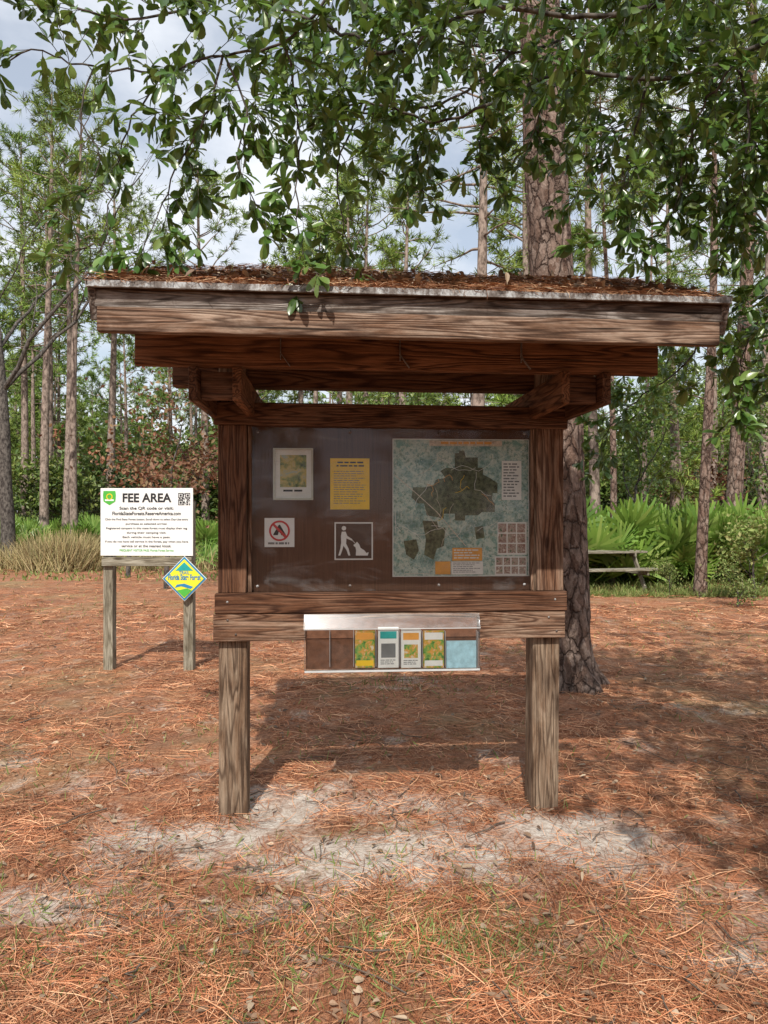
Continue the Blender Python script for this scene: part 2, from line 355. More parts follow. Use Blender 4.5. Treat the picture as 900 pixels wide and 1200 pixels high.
board('post_left',(UL,.07,-.3),(UL,.07,2.24),.14,.14,W_GREY,k,(0,1,0),.008)
board('post_right',(UR-.022,.07,-.3),(UR,.07,2.22),.14,.14,W_GREY,k,(0,1,0),.008)
board('side_trim_left',(UL,-.012,1.102),(UL,-.012,1.928),.138,.02,W_BROWN,k,(0,-1,0),.003)
board('side_trim_right',(UR,-.012,1.102),(UR,-.012,1.928),.138,.02,W_RAIL,k,(0,-1,0),.003)
board('inner_stop_left',(UL+.082,.02,1.102),(UL+.082,.02,1.928),.018,.03,W_RAIL,k,(0,-1,0),.002)
board('inner_stop_right',(UR-.082,.02,1.102),(UR-.082,.02,1.928),.018,.03,W_RAIL,k,(0,-1,0),.002)
board('top_rail',(-.87,-.012,1.985),(.90,-.012,1.975),.05,.11,W_BROWN,k)
board('ledge_rail',(-.862,-.022,1.052),(.893,-.022,1.052),.05,.098,W_BROWN,k)
board('bottom_rail',(-.87,-.02,.934),(.885,-.02,.934),.04,.135,W_RAIL,k)
board('display_backboard',(-.71,.062,1.51),(.742,.062,1.51),.02,.86,M_PANEL,k,(0,0,1),0)
board('rear_rail_top',(-.72,.10,1.98),(.742,.10,1.98),.04,.1,W_BROWN,k)
board('acrylic_cover',(-.69,.02,1.515),(.722,.02,1.515),.003,.822,M_ACR,k,(0,0,1),0)
for nme,uu in (('left',UL),('right',UR)):
    for tag,off in (('outer',-.091 if nme=='left' else .091),('inner',.091 if nme=='left' else -.091)):
        board(f'cross_arm_{nme}_{tag}',(uu+off,-.56,2.04),(uu+off,.52,2.04),.038,.142,W_RED if tag=='inner' else W_BROWN,k)
    board(f'arm_block_{nme}',(uu-.071,-.47,2.042),(uu+.071,-.47,2.042),.038,.12,W_BROWN,k)
board('front_purlin',(-1.12,-.5,2.225),(1.15,-.5,2.21),.045,.21,W_RED,k)
board('centre_beam',(-1.08,.07,2.185),(1.06,.07,2.175),.09,.12,W_BROWN,k)
board('rear_purlin',(-1.10,.50,2.275),(1.13,.50,2.265),.045,.14,W_BROWN,k)
TS=.364; RV=.07; EV=-.87; BV=.75; ZE=2.355; ZR=ZE+TS*(RV-EV); ZB=ZR-TS*(BV-RV)
U0,U1=-1.18,1.26; RL=-.0065
def zr(z,u): return z+RL*(u-.04)
def slab(name,off,th,mat,v0,z0,v1,z1,ua,ub):
    vs=[];
    for (v,z) in ((v0,z0),(v1,z1)):
        for u in (ua,ub):
            vs.append((u,v,zr(z+off,u))); vs.append((u,v,zr(z+off-th,u)))
    f=[(0,2,6,4),(1,5,7,3),(0,1,3,2),(4,6,7,5),(0,4,5,1),(2,3,7,6)]
    me=bpy.data.meshes.new(name); me.from_pydata(vs,[],f); me.materials.append(mat); me.update()
    o=bpy.data.objects.new(name,me); sc.collection.objects.link(o); o.parent=k; return o
m=MT('roof_shingles_with_straw'); n=m.noise(m.coords(),14,5,.7); n2=m.noise(m.coords((60,14,14)),1,3)
cc=m.mix(.6,m.ramp(n,[(.35,(.10,.05,.03)),(.5,(.26,.115,.06)),(.7,(.20,.15,.11))]),m.ramp(n2,[(.3,.5),(.7,1.3)]),'MULTIPLY')
M_ROOF=m.finish(cc,.9,.1,m.bump(n,.6,.02))
slab('roof_sheathing_front',-.018,.018,W_PLY,EV,ZE,RV,ZR,U0,U1)
slab('roof_sheathing_rear',-.018,.018,W_PLY,RV+.002,ZR,BV,ZB,U0,U1)
slab('roof_shingles_front',-.001,.014,M_ROOF,EV-.015,ZE-.004,RV,ZR,U0-.012,U1+.012)
slab('roof_shingles_rear',-.001,.014,M_ROOF,RV+.002,ZR,BV+.015,ZB,U0-.012,U1+.012)
def rb(name,v,z,w,h,mat,u0=U0,u1=U1): return board(name,(u0,v,zr(z,u0)),(u1,v,zr(z,u1)),w,h,mat,k)
rb('drip_edge_front',EV-.022,ZE-.014,.004,.024,M_METAL,U0-.014,U1+.014).modifiers.clear()
rb('drip_lip_front',EV-.030,ZE-.028,.016,.004,M_METAL,U0-.014,U1+.014).modifiers.clear()
rb('sub_fascia_front',EV+.014,ZE-.064,.036,.066,W_SUBF,U0+.005,U1-.004)
rb('fascia_front',EV-.004,ZE-.146,.045,.092,W_FASC,U0+.02,U1-.03)
rb('fascia_rear',BV-.01,ZB-.085,.038,.13,W_BROWN)
for i,u in enumerate((U0+.05,-.53,-.02,.51,U1-.06)):
    zo=RL*(u-.04)
    board(f'rafter_front_{i+1}',(u,EV+.035,ZE-.085+zo+TS*.035),(u,RV-.003,ZR-.085+zo),.038,.105,W_RED,k)
    board(f'rafter_rear_{i+1}',(u,RV+.003,ZR-.085+zo),(u,BV-.035,ZB-.085+TS*.035+zo),.038,.105,W_BROWN,k)
for side,u in (('left',U0-.002),('right',U1+.002)):
    zo=RL*(u-.04)
    board(f'rake_board_front_{side}',(u,EV-.0,ZE-.085+zo),(u,RV-.002,ZR-.082+zo),.03,.12,W_SUBF,k)
    board(f'rake_board_rear_{side}',(u,RV+.002,ZR-.082+zo),(u,BV,ZB-.082+zo),.03,.12,W_SUBF,k)
    s=-1 if side=='left' else 1
    board(f'rake_metal_{side}',(u+s*.019,EV-.02,ZE-.012+zo),(u+s*.019,RV,ZR-.012+zo),.004,.032,M_METAL,k,bev=0)
for i,u in enumerate((-.53,-.02,.51)):
    board(f'hurricane_tie_{i+1}',(u+.022,-.527,2.15),(u+.022,-.527,2.29),.003,.034,M_METAL,k,(0,-1,0),0)
    board(f'hurricane_tie_wing_{i+1}',(u+.02,-.53,2.18),(u+.062,-.53,2.12),.003,.022,M_METAL,k,(0,-1,0),0)
mb=MB()
for (va,za,vb,zb,n) in ((EV-.01,ZE,RV,ZR,9000),(RV,ZR,BV,ZB,2500)):
    t=rng.random(n)**.8; u=rng.uniform(U0,U1,n); 
    thick=.010+.03*np.clip(np.array([nz(a,b,2.2,8) for a,b in zip(u,t)])+.3,0,1)
    if va<RV: thick=thick+.018*np.exp(-((1-t)/.25)**2)
    v=va+t*(vb-va); z=za+t*(zb-za)+RL*(u-.04)+rng.random(n)*thick
    ang=rng.random(n)*6.28; d=np.stack([np.cos(ang),np.sin(ang)*.8,rng.normal(0,.10,n)+np.sin(ang)*.8*(TS if va<RV else -TS)],1)
    ps=np.stack([u,v,z],1)-d*.07
    stamp(mb,*CT,ps,d,nrm(np.stack([rng.normal(0,.5,n),rng.normal(0,.5,n),np.ones(n)],1)),rng.uniform(.07,.16,n),rng.uniform(.0018,.0035,n))
n=240; u=rng.uniform(U0,U1,n); ps=np.stack([u,np.full(n,EV-.025),ZE+RL*u+.004],1); d=np.stack([rng.normal(0,.9,n),-rng.uniform(.1,.5,n),-rng.uniform(-.2,.4,n)],1)
stamp(mb,*CT,ps,d,rv(n),rng.uniform(.02,.06,n),.002)
mb.obj('roof_pine_straw',[L_NEED],k)
mb=MB(); n=700; u=rng.uniform(U0,U1,n); t=rng.random(n); 
ps=np.stack([u,EV+t*(RV-EV),ZE+t*(ZR-ZE)+.006+RL*u+rng.random(n)*.025],1)
stamp(mb,*LT,ps,np.column_stack([rng.normal(size=(n,2)),rng.normal(0,.3,n)]),nrm(np.stack([rng.normal(0,.4,n),rng.normal(0,.4,n),np.ones(n)],1)),.05,.022)
mb.obj('roof_fallen_leaves',[L_DEADL],k)

def poly(name,pts2,v,mat,parent=k):
    me=bpy.data.meshes.new(name); vs=[(p[0],v,p[1]) for p in pts2]; me.from_pydata(vs,[],[tuple(range(len(vs)))]); me.materials.append(mat); me.update()
    o=bpy.data.objects.new(name,me); sc.collection.objects.link(o); o.parent=parent; return o
def rects(name,rs,v,mat,parent=k):
    vs=[];f=[]
    for (a,b,c,d) in rs:
        i=len(vs); vs+=[(a,v,b),(c,v,b),(c,v,d),(a,v,d)]; f.append((i,i+1,i+2,i+3))
    me=bpy.data.meshes.new(name); me.from_pydata(vs,[],f); me.materials.append(mat); me.update()
    o=bpy.data.objects.new(name,me); sc.collection.objects.link(o); o.parent=parent; return o
def kr(x0,y0,x1,y1,v): a=K(x0,y0,v); b=K(x1,y1,v); return (a[0],b[1],b[0],a[1])
VB=.0515
def sheet(name,x0,y0,x1,y1,mat,lay=0,th=None):
    v=VB-.001*lay-.001; return rects(name,[kr(x0,y0,x1,y1,v)],v,mat)
def textlines(name,r,v,nl,mat,parent=k,fill=.45,center=False,seed=1):
    rr=random.Random(seed); a,b,c,d=r; out=[]; lh=(d-b)/nl
    for i in range(nl):
        y1=d-lh*i; y0=y1-lh*fill; x=a; end=c-(c-a)*rr.random()*.35
        if center: sh=(c-end)/2; x=a+sh; end=c-sh
        while x<end:
            w=rr.uniform(.8,3.2)*lh*.8; out.append((x,y0,min(x+w,end),y1)); x+=w+lh*.35
    return rects(name,out,v,mat,parent)
def inset(r,a,b=None,c=None,d=None):
    if b is None: b=c=d=a
    W_=r[2]-r[0];H_=r[3]-r[1]; return (r[0]+W_*a,r[1]+H_*b,r[2]-W_*c,r[3]-H_*d)
r=kr(320,525,367,586,.04)
for nm,A in (('t',(r[0],r[3]-.01,r[2],r[3])),('b',(r[0],r[1],r[2],r[1]+.01)),('l',(r[0],r[1]+.01,r[0]+.01,r[3]-.01)),('r',(r[2]-.01,r[1]+.01,r[2],r[3]-.01))):
    cu=(A[0]+A[2])/2; cz=(A[1]+A[3])/2
    board('photo_frame_'+nm,(A[0],.043,cz),(A[2],.043,cz),.014,A[3]-A[1],M_FRAME,k,bev=.001)
rects('photo_mat',[(r[0]+.01,r[1]+.01,r[2]-.01,r[3]-.01)],.0495,M_PAPER)
rects('landscape_photo',[inset(r,.17,.25,.17,.13)],.0485,M_PIC)
textlines('photo_caption',inset(r,.25,.12,.25,.80),.0485,1,M_BLACK)
o=sheet('yellow_notice',387,537,433,597,M_YEL,0)
textlines('notice_heading',kr(394,541,427,549,.0495),.0495,2,M_BLACK,center=True,seed=3)
textlines('notice_text',kr(391,552,429,592,.0495),.0495,15,M_DKGREY,seed=4,fill=.28)
sheet('no_camping_sign',310,607,345,641,M_WHITE,0)
def ring(name,cx,cz,r0,r1,v,mat,parent=k,n=40):
    vs=[];f=[]
    for i in range(n):
        a=i/n*2*math.pi; vs+=[(cx+r0*math.cos(a),v,cz+r0*math.sin(a)),(cx+r1*math.cos(a),v,cz+r1*math.sin(a))]
    for i in range(n): j=(i+1)%n; f.append((2*i,2*i+1,2*j+1,2*j))
    me=bpy.data.meshes.new(name); me.from_pydata(vs,[],f); me.materials.append(mat); o=bpy.data.objects.new(name,me); sc.collection.objects.link(o); o.parent=parent
c=K(327.5,622,.0485); R=.052
ring('prohibition_ring',c[0],c[1],R,R*.82,.0475,M_RED)
q=R*.85*.707; w=.005
poly('prohibition_slash',[(c[0]-q-w,c[1]+q-w*.2),(c[0]-q+w,c[1]+q+w),(c[0]+q+w,c[1]-q+w),(c[0]+q-w,c[1]-q-w)],.047,M_RED)
poly('tent_symbol',[(c[0]-.033,c[1]-.022),(c[0]-.008,c[1]-.022),(c[0],c[1]+.008),(c[0]+.008,c[1]-.022),(c[0]+.033,c[1]-.022),(c[0]+.003,c[1]+.03),(c[0]-.003,c[1]+.03)],.0485,M_BLACK)
textlines('sign_caption',kr(314,635.5,341,638.5,.049),.049,1,M_DKGREY,fill=.8,seed=8)
sheet('leash_sign_border',392,612,437,656,M_WHITE,0); sheet('leash_sign',393.6,613.6,435.4,654.4,M_BROWNP,1)
def kp(pts,v): return [K(x,y,v) for x,y in pts]
v=.0475
h=K(403,619,v); vs=[(h[0]+.0115*math.cos(t*.5236),h[1]+.0115*math.sin(t*.5236)) for t in range(12)]
poly('walker_head',vs,v,M_WHITE)
poly('walker_body',kp([(400.5,623),(405,623),(407,628),(413,632),(412.4,633.6),(406,631),(405.6,637),(408.5,643),(410.5,651),(408.3,651),(406,644.5),(402.5,639.5),(401,645),(398.8,651),(396.4,651),(398.8,643),(399.8,636),(399.6,628)],v),v,M_WHITE)
# seated dog: head up with muzzle, chest, haunch, tail
poly('dog_symbol',kp([(417,651),(417.3,645),(416.5,641),(414.6,640),(414.3,638.3),(417,637),(418.2,634.6),(419.6,636.4),(421,638),(422.5,642),(427,645),(429.5,648),(432,647),(431,651)],v),v,M_WHITE)
poly('leash_symbol',kp([(412,632),(418.5,638.4),(418.5,639.2),(412,632.8)],v),v-.0003,M_WHITE)
r=kr(460,514,620,675,.05); rects('trail_map',[r],.05,M_MAP)
e=.004
rects('map_border',[(r[0],r[1],r[2],r[1]+e),(r[0],r[3]-e,r[2],r[3]),(r[0],r[1]+e,r[0]+e,r[3]-e),(r[2]-e,r[1]+e,r[2],r[3]-e)],.049,M_PAPER)
poly('map_forest_area',kp([(533,531),(538,531),(538,528),(544,528),(546,536),(560,536),(560,548),(566,548),(566,556),(574,560),(583,566),(583,578),(577,578),(577,586),(580,590),(580,600),(565,600),(560,604),(545,604),(545,610),(533,610),(533,602),(520,602),(520,608),(512,606),(500,604),(497,590),(490,590),(482,583),(484,571),(498,571),(508,569),(511,562),(522,560),(516,552),(523,548),(533,549)],.049),.049,M_TREAD)
poly('map_forest_tract',kp([(495,610),(512,611),(514,618),(522,618),(520,640),(512,643),(508,656),(497,650),(499,632)],.049),.049,M_TREAD)
poly('map_forest_parcel',kp([(473,634),(488,632),(491,645),(485,656),(476,650)],.049),.049,M_TREAD)
poly('map_forest_block',kp([(556,618),(566,616),(568,630),(558,632)],.049),.049,M_TREAD)
def stroke(name,pts,w,v,mat):
    vs=[];f=[]
    for (a,b) in zip(pts[:-1],pts[1:]):
        a=np.array(K(*a,v));b=np.array(K(*b,v)); d_=b-a; d_=d_/np.linalg.norm(d_); nn_=np.array([-d_[1],d_[0]])*w/2; i=len(vs)
        for p in (a-nn_,b-nn_,b+nn_,a+nn_): vs.append((p[0],v,p[1]))
        f.append((i,i+1,i+2,i+3))
    me=bpy.data.meshes.new(name); me.from_pydata(vs,[],f); me.materials.append(mat); o=bpy.data.objects.new(name,me); sc.collection.objects.link(o); o.parent=k
rr=random.Random(12); vv_=.0484
for i in range(16):
    x=rr.uniform(466,580); y=rr.uniform(530,665); a=rr.random()*6.28; pts=[(x,y)]
    for j in range(rr.randint(4,9)):
        a+=rr.gauss(0,.5); x=min(616,max(463,x+7*math.cos(a))); y=min(672,max(526,y+7*math.sin(a))); pts.append((x+rr.random()*.3,y+rr.random()*.3))
    stroke('map_road_line',pts,.0018,vv_-.00002*i,M_PAPER if i%3 else M_TAN)
stroke('map_highway_line',[(462,556),(490,580),(512,600),(546,640)],.0035,.0478,M_TAN)
for i in range(7):
    x=rr.uniform(500,565); y=rr.uniform(545,595); a=rr.random()*6.28; pts=[(x,y)]
    for j in range(5): a+=rr.gauss(0,.8); x+=4*math.cos(a); y+=4*math.sin(a); pts.append((x,y))
    stroke('map_trail_line',pts,.002,.0477-.00002*i,M_YEL if i%2 else M_ORANGE)
sheet('map_legend',588,540,611,586,M_PAPER,3); textlines('map_legend_text',kr(590,543,609,584,.0468),.0468,12,M_DKGREY,seed=9)
sheet('map_title',503,516,588,523,M_TAN,3); textlines('map_title_text',kr(515,517.5,578,522,.0468),.0468,1,M_ORANGE,fill=.7,center=True)
sheet('map_orange_panel',530,642,565,657,M_ORANGE,3); textlines('map_orange_text',kr(532,644,563,656,.0468),.0468,4,M_PAPER,seed=4)
sheet('map_photo_strip',583,612,617,650,M_PAPER,3)
rects('map_photo_grid',[kr(584+i*11,613.5+j*12,593.5+i*11,624+j*12,.0468) for i in range(3) for j in range(3)],.0468,M_PIC2)
sheet('map_orange_block',510,658,528,673,M_ORANGE,3); sheet('map_paper_block',529,658,566,673,M_PAPER,3)
textlines('map_block_text',kr(531,659.5,564,672,.0468),.0468,6,M_DKGREY,seed=14,fill=.35)
sheet('map_photo_block',580,652,617,674,M_PAPER,3)
rects('map_photo_tiles',[kr(581.5+i*9,653.5+j*10.3,589+i*9,662+j*10.3,.0468) for i in range(4) for j in range(2)],.0468,M_PIC2)
mb=MB()
for (u,z) in [(-.66,1.9),(-.2,1.9),(.25,1.9),(.69,1.9),(-.66,1.13),(-.2,1.13),(.25,1.13),(.69,1.13)]:
    tube(mb,[(u,.02,z),(u,.012,z),(u,.0105,z)],[.007,.007,.0005],10)
for (u,z) in [(-.8,.97),(-.76,.9),(.8,.97),(.84,.9),(-.8,1.06),(.83,1.06)]:
    tube(mb,[(u,-.035,z),(u,-.0475 if z>1 else -.0425,z),(u,-.0485 if z>1 else -.0435,z)],[.006,.006,.0005],8)
mb.obj('screws',[M_METAL],k)
# brochure holder
v0=-.045; a=K(357,724,-.1); b=K(562,785,-.1); ua,ub,zb_,zt=a[0],b[0],b[1],a[1]
board('brochure_back',(ua+.004,v0-.006,(zb_+zt)/2-.004),(ub-.004,v0-.006,(zb_+zt)/2-.004),.012,zt-zb_-.02,M_SLOT,k,bev=.001)
board('brochure_front',(ua,-.104,(zb_+zt)/2-.03),(ub,-.104,(zb_+zt)/2-.03),.003,zt-zb_-.06,M_ACR2,k,bev=0)
board('brochure_lip',(ua,-.080,zb_+.003),(ub,-.080,zb_+.003),.052,.004,M_HAZE,k,bev=0)
board('brochure_lip_edge',(ua,-.1065,zb_+.004),(ub,-.1065,zb_+.004),.003,.009,M_CLEDGE,k,bev=0)
board('brochure_lid',(ua-.004,-.082,zt-.022),(ub+.004,-.082,zt-.022),.002,.075,M_HAZE,k,(0,.55,1),0)
board('brochure_lid_edge',(ua-.004,-.1055,zt-.057),(ub+.004,-.1055,zt-.057),.003,.004,M_CLEDGE,k,bev=0)
for i,uu in enumerate((ua,ub)): board(f'holder_end_{i}',(uu,-.078,zb_+.008),(uu,-.078,zt-.02),.003,.05,M_HAZE,k,(0,-1,0),0)
cols=[None,None,M_PIC3,M_PAPER,M_PAPER,M_PIC3,M_LTBLUE]; ex=[(359,385),(387,413),(416,439),(443,467),(470,493),(496,520),(523,558)]
for i,(x0,x1) in enumerate(ex):
    s=kr(x1+1.5,735,x1+2.1,783,-.09); board(f'divider_{i+1}',(s[0],-.078,s[1]+.01),(s[0],-.078,s[3]-.02),.002,.05,M_CLEDGE,k,(0,-1,0),0)
    if cols[i] is None: continue
    r=kr(x0,735+(i%3)*2 if i<6 else 751,x1,782,-.092)
    board(f'brochure_{i+1}',((r[0]),-.092,(r[1]+r[3])/2),((r[2]),-.092,(r[1]+r[3])/2),.012,r[3]-r[1],cols[i],k,bev=0)
    if i in (3,4):
        rects(f'brochure_header_{i}',[inset(r,.1,.72,.1,.1)],-.0985,M_TEAL if i==3 else M_ORANGE)
        rects(f'brochure_picture_{i}',[inset(r,.15,.25,.15,.4)],-.0985,M_PIC3 if i==4 else M_DKGREY)
        textlines(f'brochure_text_{i}',inset(r,.12,.06,.12,.8),-.0985,3,M_DKGREY)
    elif i<6:
        rects(f'brochure_header_{i}',[inset(r,.06,.76,.06,.05)],-.0985,M_PAPER if i==5 else M_ORANGE)
        rects(f'brochure_footer_{i}',[inset(r,.06,.05,.06,.8)],-.0985,M_YEL if i==2 else M_PAPER)

# ---------------------------------------------------------------- fee sign
SX,SY=-2.245,7.0
fs=empty('fee_area_sign',(SX,SY,0),math.radians(-3))
board('post_left',(-.385,.06,-.3),(-.385,.06,1.6),.092,.092,W_PALE,fs,(0,1,0))
board('post_right',(.39,.06,-.3),(.39,.06,1.6),.092,.092,W_PALE,fs,(0,1,0))
board('crossbar',(-.43,-.007,1.03),(.435,-.007,1.03),.038,.085,W_PALE,fs)
board('sign_panel',(-.445,-.006,1.405),(.445,-.006,1.405),.012,.64,M_WHITE,fs,bev=.003)
def text(body,cx,cz,w,h,v,mat,parent,name,off=.012):
    cu=bpy.data.curves.new(name,'FONT'); cu.body=body; cu.align_x='CENTER'; cu.align_y='CENTER'; cu.size=1; cu.offset=off; cu.materials.append(mat)
    o=bpy.data.objects.new(name,cu); sc.collection.objects.link(o); bpy.context.view_layer.update()
    dx,dy=o.dimensions.x,o.dimensions.y; o.parent=parent; o.location=(cx,v,cz); o.rotation_euler=(math.pi/2,0,0); o.scale=(w/dx,h/dy if h else w/dx,1); return o
vv=-.0145
text('FEE AREA',0.0,1.63,.47,.085,vv,M_BLACK,fs,'heading_text',.03)
text('Scan the QR code or visit:',0.0,1.535,.52,.034,vv,M_BLACK,fs,'line_text_1',.02)
text('FloridaStateForests.ReserveAmerica.com',0.0,1.485,.66,.034,vv,M_BLACK,fs,'line_text_2',.02)
for i,(s_,w_) in enumerate([('Click the Find State Forest button. Scroll down to select Day-Use entry',.80),('purchase at selected arrival.',.40),('Registered campers in this state forest must display their tag',.78),('during their camping visit.',.38),('Each vehicle must have a pass.',.46),('If you do not have cell service in the forest, pay when you have',.80),('service or at the nearest kiosk.',.48),('FREQUENT VISITOR PASS: Florida Forest Service',.52)]):
    text(s_,0.0,1.43-i*.042,w_,.025,vv,M_BLACK if i!=7 else M_GREEN,fs,f'small_text_{i+1}')
rr=random.Random(5); q=.115/17; rs=[]
for i in range(17):
    for j in range(17):
        fn=any(abs(i-a)<=3 and abs(j-b)<=3 for a,b in((3,3),(3,13),(13,13)))
        on=rr.random()<.5
        if fn:
            a,b=min(((3,3),(3,13),(13,13)),key=lambda t:abs(i-t[0])+abs(j-t[1])); mx=max(abs(i-a),abs(j-b)); on=mx in(3,0,1)
        if on: rs.append((.305+i*q,1.565+j*q,.305+(i+1)*q,1.565+(j+1)*q))
rects('qr_code',rs,vv,M_BLACK,fs)
poly('green_shield',[(-.415,1.70),(-.30,1.70),(-.295,1.66),(-.30,1.60),(-.357,1.565),(-.415,1.60),(-.42,1.66)],vv,M_GREEN,fs)
ring('shield_emblem',-.357,1.645,.022,.03,vv-.001,M_YEL,fs)
rects('shield_bar',[(-.40,1.605,-.315,1.62)],vv-.001,M_WHITE,fs)
dm=empty('trail_marker_sign',(-1.87,6.95,.875),math.radians(-3))
def diamond(nm,r,v,mat,cz=0,th=.003):
    n=[(0,r),(r,0),(0,-r),(-r,0)]
    me=bpy.data.meshes.new(nm); vs=[(x,v,z+cz) for x,z in n]+[(x,v+th,z+cz) for x,z in n]
    me.from_pydata(vs,[],[(0,3,2,1),(4,5,6,7),(0,1,5,4),(1,2,6,5),(2,3,7,6),(3,0,4,7)]); me.materials.append(mat)
    o=bpy.data.objects.new(nm,me); sc.collection.objects.link(o); o.parent=dm
diamond('edge_plate',.212,-.018,M_WHITE); diamond('border_plate',.205,-.022,M_BLUE); diamond('face_plate',.183,-.026,M_SIGNY)
poly('green_hills',[(-.07,-.11),(0,-.175),(.07,-.11),(.03,-.09),(-.02,-.1)],-.028,M_GREEN,dm)
poly('river_symbol',[(-.085,.075),(.085,.075),(.0,.155)],-.028,M_TEAL,dm)
poly('leaf_symbol',[(-.09,-.085),(-.03,-.07),(.06,-.095),(.085,-.075),(.0,-.045),(-.07,-.055)],-.028,M_BLUE,dm)
text('Florida State Forest',0,.012,.31,.055,-.029,M_BLUE,dm,'marker_text',.03)
text('TRAIL',0,.055,.1,.03,-.029,M_BLUE,dm,'marker_heading')

# ---------------------------------------------------------------- picnic table
pt=empty('picnic_table',(4.05,14.2,0),math.radians(12))
for i in range(5): board(f'top_plank_{i+1}',(-.9,-.3+i*.15,.74),(.9,-.3+i*.15,.74),.138,.038,W_PALE,pt)
for s in(-1,1):
    for j in(0,1): board(f'seat_plank_{s+1}_{j}',(-.9,s*(.62+j*.15),.44),(.9,s*(.62+j*.15),.44),.138,.038,W_PALE,pt)
for x in(-.65,.65):
    board(f'cross_top_{x}',(x,-.37,.70),(x,.37,.70),.038,.09,W_PALE,pt); board(f'cross_seat_{x}',(x,-.8,.38),(x,.8,.38),.038,.09,W_PALE,pt)
    for s in(-1,1): board(f'leg_{x}_{s}',(x+.04,s*.66,0),(x+.04,s*.2,.70),.038,.09,W_PALE,pt)

# ---------------------------------------------------------------- trees
def pine(name,seed,H,r0,crown=.5,lean=(0,0),needW=.02,tufts=1.0,nl=.28,mats=None,sides=10,dense=26,wid=1.0):
    r=np.random.default_rng(seed); mb=MB(); ns=16; t=np.linspace(0,1,ns); ph=r.random(2)*6
    def tp(t): return np.stack([lean[0]*t*H+.12*np.sin(t*4+ph[0])-.12*np.sin(ph[0]),lean[1]*t*H+.12*np.sin(t*3.3+ph[1])-.12*np.sin(ph[1]),t*H-.15],-1)
    rad=r0*(1-.85*t**1.3)*(1+.35*np.exp(-t*H/.3)); tube(mb,tp(t),rad,sides,0)
    tips=[];dirs=[]
    nb=int(34*tufts)
    for i in range(nb):
        q=crown+(1-crown)*(i+r.random())/nb; p=tp(np.array(q)); az=r.random()*6.28
        f=(q-crown)/(1-crown); Lb=wid*(H*.16)*(math.sin(math.pi*min(1,.18+f*.85))**.7)*r.uniform(.6,1.15)+.2
        el=-.1+.9*f+r.normal(0,.15); d=np.array([math.cos(az)*math.cos(el),math.sin(az)*math.cos(el),math.sin(el)])
        n=5; pts=[p]
        for j in range(n): 
            d=nrm(d+r.normal(0,.16,3)+np.array([0,0,.06])); pts.append(pts[-1]+d*Lb/n)
        pts=np.array(pts); tube(mb,pts,np.linspace(r0*.22*(1-.5*f),.008,n+1),4,0)
        for j in range(2,n+1):
            for k2 in range(3 if j<n else 4):
                dd=nrm(d+r.normal(0,.75,3)+np.array([0,0,.15])); l=r.uniform(.12,.5)*wid
                e=pts[j]+dd*l; tips.append(e);dirs.append(dd)
    for i in range(6):
        q=r.uniform(.2,crown); p=tp(np.array(q)); az=r.random()*6.28; l=r.uniform(.2,.9); d=np.array([math.cos(az),math.sin(az),.15])
        tube(mb,[p,p+d*l*.5,p+d*l+np.array([0,0,-.05])],[.016,.01,.005],4,0)
    tips=np.array(tips);dirs=np.array(dirs); kk=dense; n=len(tips)*kk
    pos=np.repeat(tips,kk,0)-np.repeat(dirs,kk,0)*r.random((n,1))*.2; D=nrm(np.repeat(dirs,kk,0)*.9+nrm(r.normal(size=(n,3)))*.9)
    stamp(mb,*NT_,pos,D,nrm(r.normal(size=(n,3))),r.uniform(.7,1.1,n)*nl,r.uniform(.7,1.2,n)*needW,1)
    return mb.obj(name,mats or [B_FAR,L_PINE])
def broad(name,seed,H,r0,mats,leaves=3000,ls=.12,levels=3,spread=.6,base=.15,nch=4,tipspread=.35,L0=None,up=.12,lo=2):
    r=np.random.default_rng(seed); mb=MB(); tips=[]
    def grow(p,d,L,rad,lv):
        n=5; pts=[p]
        for j in range(n): d=nrm(d+r.normal(0,.17 if lv else .05,3)+np.array([0,0,up if lv else .3])); pts.append(pts[-1]+d*L/n)
        pts=np.array(pts); r1=rad*.55; tube(mb,pts,np.linspace(rad,r1,n+1),8 if lv==0 else (5 if lv==1 else 3),0)
        if lv>=levels-1: tips.extend(list(pts[2:]))
        if lv<levels:
            for i in range(nch+ (2 if lv==0 else 0)):
                a=pts[r.integers(lo if lv==0 else 2,n+1)] if i else pts[-1]; v=r.normal(size=3); v[2]=abs(v[2])*.5
                grow(a,nrm(d*(1-spread)+nrm(v)*spread),L*r.uniform(.5,.8),r1*r.uniform(.5,.8),lv+1)
    grow(np.array([0,0,-.1]),np.array([0,0,1.]),L0 or H*.42,r0,0)
    tips=np.array(tips)
    if leaves:
        i=r.integers(0,len(tips),leaves); pos=tips[i]+r.normal(0,tipspread,(leaves,3))*np.array([1,1,.8])
        kp_=np.array([mnoise.noise(Vector(p*1.1))>-.12 for p in pos]); pos=pos[kp_]; m_=len(pos)
        stamp(mb,*DT,pos,nrm(r.normal(size=(m_,3))),nrm(r.normal(size=(m_,3))+np.array([0,0,1.])),r.uniform(.7,1.3,m_)*ls,r.uniform(.4,.7,m_)*ls,1)
    o=mb.obj(name,mats); zz=max(v.co.z for v in o.data.vertices); s=H/zz; o.data.transform(Matrix.Scale(s,4)); return o
def place(o,x,y,rz=0,s=1): o.location=(x,y,0); o.rotation_euler=(0,0,rz); o.scale=(s,s,s); return o
def inst(src,name,x,y,rz,s,parent,sz=None):
    o=bpy.data.objects.new(name,src.data); sc.collection.objects.link(o); o.location=(x,y,0); o.rotation_euler=(0,0,rz); o.scale=(s,s,sz or s); o.parent=parent; return o
mb=MB(); ns=220; z=np.linspace(-.1,15,ns); 
b0=np.array([1.60,6.45]); 
ctr=np.stack([b0[0]-.036*z+.02*np.sin(z*.9),b0[1]+.01*z,z],1)
